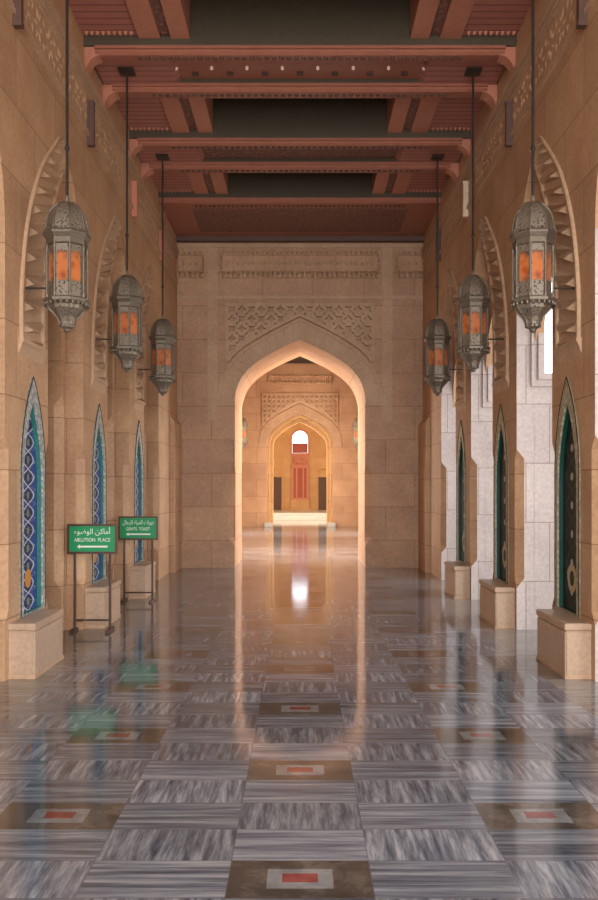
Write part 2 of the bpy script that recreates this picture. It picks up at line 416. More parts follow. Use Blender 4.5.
# ------------------------------------------------------------------ side walls (arcades)
NDY = 0.12
NICHE_IN = [(x+NDY, z) for x, z in [(-0.27, 0.475)] + lancet(0.27, 1.62, 0.75) + [(0.27, 0.475)]]
NICHE_OUT = [(x+NDY, z) for x, z in [(-0.345, 0.465)] + lancet(0.345, 1.72, 0.87) + [(0.345, 0.465)]]
def arcade_outline(half, spring, rise, ya, yb, zt):
    pts = [(ya, 0.0)]
    for yo in OPEN:
        pts.append((yo-half, 0.0)); pts += [(yo+x, z) for x, z in lancet(half, spring, rise, 12)]; pts.append((yo+half, 0.0))
    pts += [(yb, 0.0), (yb, zt), (ya, zt)]
    return pts
AH = P/2-HW
for s, side in ((-1, 'left'), (1, 'right')):
    w = MB()
    holes = [[(pier(k)+x, z) for x, z in NICHE_IN] for k in (1, 2, 3)]
    w.plate(arcade_outline(AH, 3.72, 1.33, YN, YE+0.02, ZT), holes, XW, XF, sx(s))
    front = w.build('wall_'+side, M['wall']); struct(front)
    cut = MB()
    for k in range(0, 5):
        for e in (-1, 1):
            if k == 4 and e == 1: continue
            diamond(cut, s*XW, pier(k)+e*HW, 0.46, 2.02, 0.085)
    cu = cut.build('cutter', M['wall']); boolean_cut(front, cu); bpy.data.objects.remove(cu)
    if s > 0:          # right arch faces turned across the wall take the pale blocks
        front.data.materials.append(M['pale'])
        for p in front.data.polygons:
            if abs(p.normal.x) < 0.5 and p.center.z < 3.5: p.material_index = 1
    # inner order of the arches
    if s < 0:
        w = MB(); w.plate(arcade_outline(AH-0.15, 3.55, 1.22, YN, YE+0.02, ZT), [], XF, XR, sx(s))
        rear = w.build('wall_left_inner_order', M['wall']); struct(rear)
        cut = MB()
        for k in range(0, 5):
            for e in (-1, 1):
                if k == 4 and e == 1: continue
                diamond(cut, s*XF, pier(k)+e*(HW+0.15), 0.46, 2.6, 0.085)
        cu = cut.build('cutter', M['wall']); boolean_cut(rear, cu); bpy.data.objects.remove(cu)
    else:
        w = MB(); w.plate(arcade_outline(AH, 2.95, 1.15, YN, YE+0.02, ZT), [], XF-0.002, XF+0.09, sx(s))
        rear = w.build('wall_right_inner_order', [M['wall'], M['pale']]); struct(rear)
        for p in rear.data.polygons:
            if abs(p.normal.x) < 0.5 and p.center.z < 2.95: p.material_index = 1
    # cross walls between the bays
    w = MB()
    for k in range(-2, 5):
        yc = pier(k); y1 = YE if k == 4 else yc+HW-0.01
        if s > 0:
            win = [(2.72, 2.86), (3.74, 2.86), (3.74, 4.75), (2.72, 4.75)]
            w.plate([(XF-0.004, 0), (XO, 0), (XO, 5.4), (XF-0.004, 5.4)], [win] if k < 4 else [], yc-HW+0.004, (y1 if k == 4 else yc-HW+0.35), lambda u, v, t: (u, t, v))
        else:
            w.box(-XO, -XR+0.004, yc-HW+0.1, y1, 0, 5.4)
    cw = w.build('wall_'+side+'_cross_piers', M['pale'] if s > 0 else M['wall']); struct(cw)
    w = MB(); w.box(min(s*(XF-0.005), s*(XO+0.4)), max(s*(XF-0.005), s*(XO+0.4)), YN, YE, 5.38, 5.7)
    struct(w.build('ceiling_alcove_'+side, M['wall']))
    if s < 0:
        w = MB(); w.box(-XO-0.25, -XO, YN, YE, 0, 5.38); struct(w.build('wall_left_outer', M['wall']))
# corner pilasters at the end of the corridor
for s, side in ((-1, 'left'), (1, 'right')):
    w = MB(); o = []
    w.plate([(0, 0), (0.09, 0), (0.09, 2.80), (0.0, 2.92)], [], 15.78, YE, lambda u, v, t, s=s: (s*(XW-u+0.001), t, v))
    struct(w.build('trim_'+side+'_pilaster', M['wall']))

# raised surrounds of the windows in the right cross walls
for k in (2, 3):
    w = MB()
    for g_, d_ in ((0.0, 0.05), (0.07, 0.028)):
        a = [(2.72-0.07-g_, 2.86-0.07-g_), (3.74+0.07, 2.86-0.07-g_), (3.74+0.07, 4.82+g_), (2.72-0.07-g_, 4.82+g_)]
        hwin = [(2.72-g_*0.98, 2.86-g_*0.98), (3.74, 2.86-g_*0.98), (3.74, 4.75+g_*0.98), (2.72-g_*0.98, 4.75+g_*0.98)]
        w.plate([(max(p[0], 2.53), p[1]) for p in a], [hwin] if g_ == 0 else [[(2.66, 2.80), (3.79, 2.80), (3.79, 4.81), (2.66, 4.81)]], pier(k)-HW-d_, pier(k)-HW+0.003, lambda u, v, t: (u, t, v))
    struct(w.build('window_%d' % (k-1), M['pale']))

# ------------------------------------------------------------------ end wall with the first arch
ARCH = [(1.285, 3.20), (1.268, 3.45), (1.155, 3.74), (0.93, 3.99), (0.65, 4.18), (0.33, 4.345), (0, 4.49)]
LABEL = [(1.57, 3.20), (1.55, 3.45), (1.43, 3.83), (1.18, 4.16), (0.82, 4.42), (0.42, 4.65), (0, 4.86)]
def sym(pts, n=5):
    r = spline(pts, n); return [(-x, z) for x, z in r] + [(x, z) for x, z in reversed(r[:-1])]
ARC = sym(ARCH); LAB = sym(LABEL)
def arch_wall(name, y0, y1, mat, arc, hx, zt, zb=0.0):
    half = arc[-1][0]
    w = MB()
    w.plate([(-hx, zb), (-half, zb)] + arc + [(half, zb), (hx, zb), (hx, zt), (-hx, zt)], [], y0, y1, lambda u, v, t: (u, t, v))
    return struct(w.build(name, mat))
ew = arch_wall('wall_end', YE, YE2, M['wallend'], ARC, 4.2, ZT)
cut = MB()
for s in (-1, 1):
    for yy in (YE, YE2): diamond(cut, s*1.285, yy, 0.42, 2.05, 0.13)
cu = cut.build('cutter', M['wall']); boolean_cut(ew, cu); bpy.data.objects.remove(cu)

def surround(y, k, name, zoff=0.0):
    """voussoir ring with its raised label moulding, on the near face of an arch wall"""
    w = MB(); A = [(x*k, z*1.0) for x, z in ARC]; B = [(x*k, z) for x, z in LAB]; n = len(A)
    for i in range(n-1):
        t0, t1 = (0.08, 1.0) if i % 2 == 0 else (0.0, 0.92)
        q = [tuple(a+(b-a)*t for a, b in zip(R[i], R[i+1])) for R, t in ((A, t0), (A, t1), (B, t1), (B, t0))]
        q[0] = (q[0][0], q[0][1]); 
        w.plate(q, [], y-0.018, y+0.003, lambda u, v, t: (u, t, v))
    for i in range(n-1):
        (x0, z0), (x1, z1) = B[i], B[i+1]
        f = lambda x, z, e: (x*(1+e/1.5), z+e*0.9*max(0, (z-3.2)/1.6))
        q = [(x0, z0), (x1, z1), f(x1, z1, 0.05), f(x0, z0, 0.05)]
        w.plate(q, [], y-0.045, y+0.003, lambda u, v, t: (u, t, v))
    return struct(w.build(name, M['carved']))
surround(YE, 1.0, 'trim_end_arch')

def star(cx, cz, r1, r2, n=8, rot=0.0):
    return [(cx+(r1 if i % 2 == 0 else r2)*math.cos(PI*i/n+rot), cz+(r1 if i % 2 == 0 else r2)*math.sin(PI*i/n+rot)) for i in range(2*n)]
def lattice(y, k, z0, z1, hx, cell, name, label):
    lab = [(x*k*1.04, z+0.08) for x, z in LAB]
    lab = [p for p in lab if p[1] > z0]
    out = [(-hx, z0), (lab[0][0]-0.02, z0)] + lab + [(lab[-1][0]+0.02, z0), (hx, z0), (hx, z1), (-hx, z1)]
    def zlab(x):
        for (xa, za), (xb, zb) in zip(lab, lab[1:]):
            if xa <= x <= xb: return za+(zb-za)*(x-xa)/max(1e-6, xb-xa)
        return z0
    nx = int(2*hx/cell); nz = int((z1-z0)/cell); x00 = -nx*cell/2; zz0 = z1-0.03-nz*cell
    ok = lambda cx, cz, r: min(cz-r-max(zlab(cx-r), zlab(cx), zlab(cx+r)), hx-r-abs(cx), z1-r-cz, cz-r-z0) > 0.012
    holes = []
    for i in range(nx):
        for j in range(nz):
            cx, cz = x00+(i+0.5)*cell, zz0+(j+0.5)*cell
            if ok(cx, cz, cell*0.40): holes.append(star(cx, cz, cell*0.46, cell*0.25, 4, PI/4 if (i+j) % 2 else 0))
    for i in range(nx+1):
        for j in range(nz+1):
            cx, cz = x00+i*cell, zz0+j*cell
            if ok(cx, cz, cell*0.17): holes.append(star(cx, cz, cell*0.15, cell*0.08, 4))
    w = MB(); w.plate(out, holes, y-0.08, y+0.002, lambda u, v, t: (u, t, v))
    o = w.build(name, M['carved'])
    return tag(o, label, 'carved panel')
lattice(YE, 1.0, 4.05, 5.20, 1.46, 0.19, 'carved_lattice', 'carved star lattice panel around the head of the nearer big arch')

def frieze_end(y, panels, z0, z1, names):
    for (x0, x1), lb in zip(panels, names):
        w = MB()
        w.plate([(x0, z0), (x1, z0), (x1, z1), (x0, z1)], [[(x0+0.05, z0+0.07), (x1-0.05, z0+0.07), (x1-0.05, z1-0.07), (x0+0.05, z1-0.07)]], y-0.055, y+0.002, lambda u, v, t: (u, t, v))
        for zz in (z0+0.035, z0+0.115, z1-0.035):
            n = int((x1-x0-0.04)/0.095)
            for i in range(n):
                xx = x0+0.02+(i+0.5)*(x1-x0-0.04)/n
                w.pyr([(xx-0.034, y-0.055 if zz != z0+0.115 else y, zz-0.034), (xx+0.034, y-0.055 if zz != z0+0.115 else y, zz-0.034), (xx+0.034, y-0.055 if zz != z0+0.115 else y, zz+0.034), (xx-0.034, y-0.055 if zz != z0+0.115 else y, zz+0.034)], (xx, y-0.10 if zz != z0+0.115 else y-0.06, zz))
        for xx in (x0+0.025, x1-0.025):
            for i in range(5):
                zc = z0+0.06+(i+0.5)*(z1-z0-0.12)/5
                w.pyr([(xx-0.022, y-0.055, zc-0.034), (xx+0.022, y-0.055, zc-0.034), (xx+0.022, y-0.055, zc+0.034), (xx-0.022, y-0.055, zc+0.034)], (xx, y-0.10, zc))
        # low interlaced scroll in the sunk field
        n = int((x1-x0-0.2)/0.10); zc = (z0+z1)/2+0.03
        for i in range(n):
            xx = x0+0.1+(i+0.5)*(x1-x0-0.2)/n
            w.pyr([(xx-0.045, y, zc), (xx, y, zc-0.06), (xx+0.045, y, zc), (xx, y, zc+0.06)], (xx, y-0.022, zc))
        tag(w.build('carved_frieze', M['carved']), lb, 'carved panel')
frieze_end(YE, [(-2.44, -1.88), (-1.57, 1.57), (1.88, 2.44)], 5.70, 6.22,
           ['short bead-edged frieze panel high in the left corner of the end wall',
            'long bead-edged frieze panel above the lattice of the nearer big arch',
            'short bead-edged frieze panel high in the right corner of the end wall'])
w = MB(); w.box(-2.45, 2.45, YE-0.02, YE+0.002, 5.28, 5.36); w.box(-2.45, 2.45, YE-0.03, YE+0.002, 6.30, 6.36)
for s in (-1, 1): w.box(s*1.72-0.10, s*1.72+0.10, YE-0.012, YE+0.002, 2.9, 6.3)
struct(w.build('trim_end_wall', M['carved']))

# ------------------------------------------------------------------ room beyond, second arch, far hall
for s, side in ((-1, 'left'), (1, 'right')):
    def doorwall(name, xa, ya, yb, yd, half, spring, rise, zt, mat):  # side doorways added to let the fill lights in
        w = MB(); pts = [(ya, 0)]
        for q in yd: pts += [(q-half, 0)] + [(q+x, z) for x, z in lancet(half, spring, rise)] + [(q+half, 0)]
        pts += [(yb, 0), (yb, zt), (ya, zt)]
        w.plate(pts, [], xa, xa+0.3, sx(s)); return struct(w.build(name, mat))
    doorwall('wall_middle_'+side, XW, YE2, YM, (20.6, 28.6), 1.2, 3.1, 1.3, ZT, M['wall'])
    doorwall('wall_hall_'+side, 4.0, YM2, YH, (37.6,), 1.3, 3.4, 1.5, 8.2, M['dome'])
K2 = 1.03
arch_wall('wall_second_arch', YM, YM+0.45, M['wallend'], [(x*K2, z+0.02) for x, z in ARC], 4.4, 8.2)
for q, kk in enumerate((0.93, 0.84)):
    arch_wall('wall_second_arch_order_%d' % (q+1), YM+0.45+q*0.55, YM2 if q else YM+1.0, M['dome'], [(x*K2*kk, 0.02+z-(0.11+0.11*q)*max(0, min(1, (z-3.0)))) for x, z in ARC], 4.4, 8.2)
surround(YM, K2, 'trim_second_arch')
lattice(YM, K2, 4.05, 5.32, 1.52, 0.19, 'carved_lattice', 'smaller looking star lattice panel seen through the nearer arch')
frieze_end(YM, [(-1.3, 1.3)], 5.72, 6.05, ['beaded frieze panel over the farther lattice, seen through the nearer arch'])
for s in (-1, 1):
    w = MB(); w.box(min(s*1.10, s*1.42), max(s*1.10, s*1.42), YM-0.24, YM-0.002, 0, 0.16)
    tag(w.build('arch_plinth', M['white_marble'], bevel=0.02), 'low white plinth at the %s foot of the farther arch' % ('left' if s < 0 else 'right'), 'plinth', 'plinths of the farther arch')
# far hall wall with a tall window
wy = YH
wo = [(-4.3, 0), (4.3, 0), (4.3, 8.2), (-4.3, 8.2)]
winh = [(-0.43, 3.45), (0.43, 3.45)] + list(reversed(lancet(0.43, 4.25, 0.44, 6)))
w = MB(); w.plate(wo, [winh], wy, wy+0.35, lambda u, v, t: (u, t, v)); struct(w.build('wall_far', M['dome']))
t = thing('lattice_window', 'tall red wooden window bay with bright arched top on the far wall', 'window', (0, wy, 0))
w = MB()
w.plate([(-0.52, 3.3), (0.52, 3.3)] + list(reversed(lancet(0.52, 4.28, 0.53, 6))), [winh], wy-0.06-wy, 0.0, lambda u, v, q: (u, q, v)); w.build('window_frame', M['red_pale'], t)
w = MB(); w.box(-0.42, 0.42, 0.04, 0.10, 3.46, 4.0)
for i in range(7): w.box(-0.40+i*0.125, -0.36+i*0.125, 0.02, 0.05, 3.46, 4.0)
w.build('shutter', M['red_wood'], t)
w = MB(); w.box(-0.46, 0.46, -0.10, 0.0, 2.72, 3.28)
for i in range(5): w.lathe([(0.02, 0), (0.05, 0.1), (0.02, 0.22), (0.05, 0.34), (0.02, 0.42)], 8, (-0.34+i*0.17, -0.13, 2.80))
w.build('balustrade', M['red_pale'], t)
w = MB(); w.box(-0.46, 0.46, -0.16, 0.0, 0.92, 2.70)
w.build('bay_panel', M['red_wood'], t)
w = MB()
for x0, x1 in ((-0.46, -0.36), (-0.22, -0.14), (0.14, 0.22), (0.36, 0.46)): w.box(x0, x1, -0.19, -0.155, 0.92, 2.70)
w.box(-0.5, 0.5, -0.22, -0.155, 2.62, 2.74); w.box(-0.5, 0.5, -0.22, -0.155, 0.86, 0.98)
w.build('bay_moulding', M['red_pale'], t)
w = MB(); w.box(-0.50, 0.50, -0.26, 0.0, 0.30, 0.86); w.build('pedestal', M['dome'], t)
for s, sd in ((-1, 'left'), (1, 'right')):
    t = thing('side_door', 'dark door in a small arched recess %s of the red window bay' % ('left' if s < 0 else 'right'), 'door', (s*1.28, wy, 0.0), 'dark doors of the far hall')
    w = MB(); w.box(-0.26, 0.26, -0.05, 0.0, 0.30, 2.12)
    w.box(-0.2, 0.2, -0.065, -0.045, 0.45, 1.1); w.box(-0.2, 0.2, -0.065, -0.045, 1.25, 2.0); w.build('door_leaf', M['door'], t)
    ar = lancet(0.34, 2.3, 0.42, 6)
    w = MB(); w.plate([(-0.34, 0.3)] + ar + [(0.34, 0.3)], [[(-0.265, 0.305)] + lancet(0.265, 2.3, 0.3, 6) + [(0.265, 0.305)]], -0.10, 0.0, lambda u, v, q: (u, q, v)); w.build('door_surround', M['dome'], t)
w = MB()
for i in range(3): w.box(-4.0, 4.0, 40.5+0.45*i, YH, 0.10*i, 0.10*(i+1))
struct(w.build('floor_far_steps', M['white_marble'], bevel=0.01))
w = MB(); w.box(-4.4, 4.4, YE2, YM, 6.52, 6.7); struct(w.build('ceiling_middle', M['ceil_top']))
w = MB(); w.box(-4.4, 4.4, YM2-0.01, YH+0.4, 8.2, 8.4); struct(w.build('ceiling_hall', M['dome']))

# ------------------------------------------------------------------ ceiling
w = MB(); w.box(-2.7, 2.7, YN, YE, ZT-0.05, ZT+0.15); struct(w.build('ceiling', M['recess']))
GB = 'carved coral ceiling beams'
beam_words = {1: 'coral wooden ceiling beam over the nearest pair of lanterns',
              2: 'coral wooden ceiling beam with a row of small bulbs over the middle lanterns',
              3: 'coral wooden ceiling beam over the farthest pair of lanterns',
              4: 'broad coral ceiling beam against the end wall above its frieze'}
def rib_profile(y0, y1):
    """stepped moulding of a beam rib in (y,z)"""
    return [(y0, 6.535), (y0, 6.50), (y0+0.03, 6.50), (y0+0.03, 6.475), (y0+0.06, 6.45), (y1-0.06, 6.45), (y1-0.03, 6.475), (y1-0.03, 6.50), (y1, 6.50), (y1, 6.535)]
def beam(k, bulbs):
    t = thing('ceiling_beam', beam_words[k], 'ceiling beam', (0, pier(k), 0), GB)
    for a, b in ((-HW+0.005, -0.34), (0.30, HW-0.005)):
        w = MB(); w.plate(rib_profile(a, b), [], -2.30, 2.30, lambda u, v, q: (q, u, v)); r = w.build('rib', M['wood'], t)
        # rows of small carved beads along the middle of the rib
        w = MB(); yy = (a+b)/2; n = 44
        for i in range(n):
            xx = -1.85+3.7*(i+0.5)/n
            w.pyr([(xx-0.03, yy-0.03, 6.452), (xx+0.03, yy-0.03, 6.452), (xx+0.03, yy+0.03, 6.452), (xx-0.03, yy+0.03, 6.452)], (xx, yy, 6.425))
        w.build('bead_row', M['wood_dark'], r)
        for s in (-1, 1):
            w = MB(); prof = [(s*2.448, 6.535), (s*2.448, 6.24), (s*2.40, 6.24)] + [(s*(2.40-0.15*(1-math.cos(q*PI/12))), 6.25+0.19*math.sin(q*PI/12)) for q in range(1, 7)] + [(s*2.25, 6.452), (s*2.301, 6.452), (s*2.301, 6.535)]
            w.plate(prof, [], a+0.04, b-0.04, lambda u, v, q: (u, q, v)); w.build('bracket', M['wood_pale'], r)
    w = MB(); w.box(-1.52, 1.52, -0.345, 0.305, 6.585, 6.64)
    w.build('soffit_panel', M['ornament'] if not bulbs else M['wood'], t)
    for s in (-1, 1):
        w = MB(); w.plate([(s*1.42, 6.62), (s*1.50, 6.525), (s*2.40, 6.525), (s*2.40, 6.62)], [], -0.345, 0.305, lambda u, v, q: (u, q, v))
        w.build('side_panel', M['slats'], t)
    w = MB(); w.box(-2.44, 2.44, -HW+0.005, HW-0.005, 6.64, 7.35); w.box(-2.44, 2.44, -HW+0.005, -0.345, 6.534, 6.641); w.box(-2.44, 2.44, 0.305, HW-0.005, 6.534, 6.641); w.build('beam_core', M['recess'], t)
    if bulbs:
        for i in range(8):
            w = MB(); w.lathe([(0.0, -0.028), (0.014, -0.024), (0.02, -0.008), (0.016, 0.01), (0.016, 0.02)], 10, (-1.47+0.42*i, 0, 6.57)); w.build('bulb', M['bulb'], t, smooth=True)
        w = MB()
        for i in range(7): w.box(-1.30+0.42*i, -1.22+0.42*i, 0.12, 0.20, 6.57, 6.586)
        w.build('socket_cover', M['wood_dark'], t)
for k in (1, 2, 3): beam(k, k == 2)
# last broad beam
t = thing('ceiling_beam', beam_words[4], 'ceiling beam', (0, 14.53, 0), GB)
w = MB(); w.plate([(0, 6.54), (0, 6.50), (0.04, 6.46), (0.16, 6.46), (0.20, 6.49), (2.21, 6.49), (2.21, 6.54)], [], -2.44, 2.44, lambda u, v, q: (q, u, v)); w.build('beam_body', M['wood'], t)
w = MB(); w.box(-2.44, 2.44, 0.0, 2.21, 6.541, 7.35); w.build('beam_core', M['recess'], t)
w = MB()
for i in range(46):
    xx = -1.85+3.7*(i+0.5)/46; w.pyr([(xx-0.03, 0.22, 6.491), (xx+0.03, 0.22, 6.491), (xx+0.03, 0.30, 6.491), (xx-0.03, 0.30, 6.491)], (xx, 0.26, 6.46))
w.build('bead_row', M['wood_dark'], t)
w = MB(); w.box(-1.9, 1.9, 0.42, 1.75, 6.475, 6.50); w.build('soffit_panel', M['ornament'], t)
w = MB(); w.box(-2.44, 2.44, 2.06, 2.21, 6.40, 6.49); w.build('cornice', M['wood_dark'], t)
# coffers between the beams
cof_words = ['dark sunk ceiling coffer with coral ribs at the top edge of the photo',
             'dark sunk ceiling coffer with coral ribs between the bulb-lit beam and the farthest lanterns',
             'dark sunk ceiling coffer with coral ribs just before the broad last beam']
for i, k in enumerate((1, 2, 3)):
    y0, y1 = pier(k)+HW, min(pier(k+1)-HW, 14.53)
    t = thing('ceiling_coffer', cof_words[i], 'ceiling coffer', (0, y0, 0), 'ceiling coffers')
    L_ = y1-y0
    for s in (-1, 1):
        X = lambda a, b: (min(s*a, s*b), max(s*a, s*b))
        w = MB(); w.box(*X(1.23, 1.44), 0.002, L_-0.002, 6.60, 7.35); w.box(*X(1.56, 1.80), 0.002, L_-0.002, 6.60, 6.95); w.box(*X(1.43, 1.57), 0.002, L_-0.002, 6.66, 6.95)
        r = w.build('side_rib', M['wood_pale'], t)
        w = MB(); w.box(*X(1.455, 1.545), 0.004, L_-0.004, 6.635, 6.662); w.build('ornament_strip', M['ornament'], r)
        w = MB(); w.box(*X(1.80, 2.445), 0.002, L_-0.002, 6.64, 6.70); w.build('slatted_panel', M['slats'], t)
        w = MB(); n = 9
        for q in range(n):
            xx = s*(1.84+0.56*(q+0.5)/n); w.pyr([(xx-0.025, L_-0.09, 6.641), (xx+0.025, L_-0.09, 6.641), (xx+0.025, L_-0.03, 6.641), (xx-0.025, L_-0.03, 6.641)], (xx, L_-0.06, 6.60))
        w.build('bead_row', M['wood_pale'], t)

# ------------------------------------------------------------------ side wall friezes
for s, side in ((-1, 'left'), (1, 'right')):
    w = MB(); x0 = XW+0.001; mp = lambda y, z, p: (s*(x0-p), y, z)
    def strip(y0, y1, z0, z1, p): w.plate([(y0, z0), (y1, z0), (y1, z1), (y0, z1)], [], -0.002, p, lambda u, v, q: (s*(x0-q), u, v))
    for z0, z1, p in ((5.58, 5.62, 0.03), (5.64, 5.655, 0.018), (6.09, 6.13, 0.03), (6.06, 6.075, 0.018)): strip(3.0, YE-0.1, z0, z1, p)
    strip(3.0, YE-0.05, 6.17, 6.24, 0.05)
    y = 3.1; i = 0
    while y < YE-0.4:
        zc = 5.86
        for q in range(6):        # a rosette of leaves and the scroll either side of it
            a = q*PI/3+(PI/6 if i % 2 else 0); r = 0.12
            cy, cz = y+0.07*math.cos(a), zc+0.10*math.sin(a)
            d = Vector((math.cos(a), math.sin(a))); e = Vector((-d.y, d.x))
            c = Vector((cy, cz)); pts = [c-d*0.05, c+e*0.032, c+d*0.075, c-e*0.032]
            w.pyr([mp(p.x, p.y, 0.0) for p in pts], mp(c.x, c.y, 0.014))
        for q in (-1, 1):
            c = Vector((y+0.17, zc+q*0.10)); pts = [c+Vector(v) for v in ((-0.05, 0), (0, 0.07*q), (0.05, 0), (0, -0.04*q))]
            w.pyr([mp(p.x, p.y, 0.0) for p in pts], mp(c.x, c.y, 0.013))
        y += 0.34; i += 1
    tag(w.build('carved_frieze', M['carved']), 'long carved leaf frieze running along the top of the %s wall' % side, 'carved frieze', 'wall-top leaf friezes')

# ------------------------------------------------------------------ half-arch carved bands on the piers
def half_band(s, k, label):
    t = thing('carved_arch_band', label, 'carved arch band', (0, pier(k), 0), 'carved leaf half-arch bands')
    outer = spline([(-0.24, 2.88), (-0.23, 3.35), (-0.07, 3.95), (0.28, 4.52), (0.80, 5.00), (0.96, 5.12)], 8)
    inner = spline([(0.42, 2.88), (0.44, 3.40), (0.61, 4.10), (0.90, 4.57), (1.15, 4.90), (1.26, 5.04)], 8)
    x0 = XW+0.001; n = len(outer)
    pt = lambda i, f: (outer[i][0]+(inner[i][0]-outer[i][0])*f, outer[i][1]+(inner[i][1]-outer[i][1])*f)
    def ribbon(f0, f1, p):
        w = MB(); loop = [pt(i, f0) for i in range(n)] + [pt(i, f1) for i in reversed(range(n))]
        w.plate(loop, [], -0.002, p, lambda u, v, q: (s*(x0-q), u, v)); return w
    ribbon(0.0, 0.07, 0.034).build('outer_moulding', M['carved'], t, bevel=0.012)
    ribbon(0.92, 1.0, 0.032).build('inner_moulding', M['carved'], t, bevel=0.008)
    ribbon(0.065, 0.925, 0.005).build('field', M['carved'], t)
    w = MB(); j = 0; i = 0
    m = 13
    for j in range(m):            # zigzag of raised leaves
        a = j*(n-1)/m; b = (j+1)*(n-1)/m
        def at(q, f):
            i0 = min(int(q), n-2); fr = q-i0; p, r = pt(i0, f), pt(i0+1, f)
            return (p[0]+(r[0]-p[0])*fr, p[1]+(r[1]-p[1])*fr)
        P_ = lambda q, f, h: (s*(x0-h), *at(q, f))
        w.pyr([P_(a+0.10, 0.12, 0.004), P_(a+0.10, 0.90, 0.004), P_(a+(b-a)*0.50, 0.90, 0.004)], P_(a+(b-a)*0.22, 0.72, 0.07))
        w.pyr([P_(a+(b-a)*0.50, 0.12, 0.004), P_(b-0.05, 0.12, 0.004), P_(b-0.05, 0.90, 0.004)], P_(b-(b-a)*0.28, 0.30, 0.07))
    w.build('leaf_carving', M['carved'], t)
    w = MB(); w.plate([(0.0, 2.74), (0.0, 2.885), (0.045, 2.885), (0.045, 2.85), (0.03, 2.83)], [], -0.26, 0.435, lambda u, v, q: (s*(x0-u), q, v)); w.build('corbel', M['carved'], t)
    return t

# ------------------------------------------------------------------ plinths, niches, lanterns, wall bars
order = {1: 'nearest', 2: 'middle', 3: 'farthest'}
sgn = {1: 'behind nothing', 2: 'behind the nearer green sign', 3: 'behind the farther green sign'}
for s, side in ((-1, 'left'), (1, 'right')):
    proto_p = proto_n = None
    for k in (1, 2, 3):
        yc = pier(k)
        half_band(s, k, 'carved zigzag half-arch band on the %s pier of the %s wall' % (order[k], side))
        lb = '%s stone plinth under the %s tiled niche of the %s wall' % (('Tan', order[k], side))
        if proto_p is None:
            t = thing('stone_plinth', lb, 'plinth', (0, yc, 0), 'niche plinths on the %s' % side)
            w = MB(); w.box(min(s*2.205, s*2.452), max(s*2.205, s*2.452), -0.50, 0.345, 0, 0.40); w.build('body', M['plinth'], t, bevel=0.012)
            w = MB(); w.box(min(s*2.198, s*2.452), max(s*2.198, s*2.452), -0.507, 0.352, 0.405, 0.46); w.build('cap', M['plinth'], t, bevel=0.006)
            w = MB(); w.box(min(s*2.20, s*2.452), max(s*2.20, s*2.452), -0.507, 0.352, 0.0, 0.03); w.build('base_strip', M['carved'], t)
            proto_p = t
        else: dup(proto_p, (0, yc, 0), lb)
        nl = ('pointed niche of blue and white arabesque tiles, %s on the left wall' if s < 0 else 'pointed niche of dark green tiles with pale dots, %s on the right wall') % order[k]
        if proto_n is None:
            t = thing('tiled_niche', nl, 'tiled niche', (0, yc, 0), 'tiled niches on the %s' % side)
            w = MB(); w.plate(NICHE_OUT, [NICHE_IN], XW-0.012, XW+0.004, sx(s)); w.build('niche_frame', M['frame_grey'] if s < 0 else M['frame_cream'], t)
            w = MB(); ins = [(NDY+(x-NDY)*0.955, 0.485 if z < 0.5 else z-0.012*(1 if z < 2 else 3)) for x, z in NICHE_IN]
            w.plate(NICHE_IN, [ins], XW+0.004, XW+0.038, sx(s)); w.build('niche_reveal', M['turq'] if s < 0 else M['turq_dark'], t)
            w = MB(); w.plate(NICHE_IN, [], XW+0.038, XW+0.055, sx(s)); w.build('tile_panel', M['tile_blue'] if s < 0 else M['tile_dark'], t)
            e = MB(); n = len(NICHE_OUT)
            path = [(s*(XW-0.012), x, z) for x, z in NICHE_OUT]; e.tube(path, 0.006, 6); e.build('niche_edging', M['bronze_dark'], t)
            proto_n = t
        else: dup(proto_n, (0, yc, 0), nl)
    for k, yb_, mt, lb in ((1, 7.18, 'wood_dark', 'dark upright bar on the %s frieze at the top corner of the photo'), (2, 9.69, 'wood_dark', 'dark upright bar on the %s frieze above the nearest arch band'),
                       (3, 12.24, 'bar_coral' if s < 0 else 'bar_pale', ('coral' if s < 0 else 'cream')+' upright bar on the %s frieze above the middle lantern'), (4, 14.62, 'bar_coral' if s < 0 else 'wood_dark', ('coral' if s < 0 else 'dark')+' upright bar on the %s frieze nearest the end wall')):
        w = MB(); w.box(min(s*2.345, s*2.419), max(s*2.345, s*2.419), -0.03, 0.03, 0, 0.47)
        w.box(min(s*2.34, s*2.419), max(s*2.34, s*2.419), -0.035, 0.035, -0.02, 0.02); w.box(min(s*2.34, s*2.419), max(s*2.34, s*2.419), -0.035, 0.035, 0.45, 0.49)
        tag(w.build('wall_bar', M[mt], loc=(0, yb_, 5.50)), lb % side, 'wall bar', 'upright bars on the friezes')

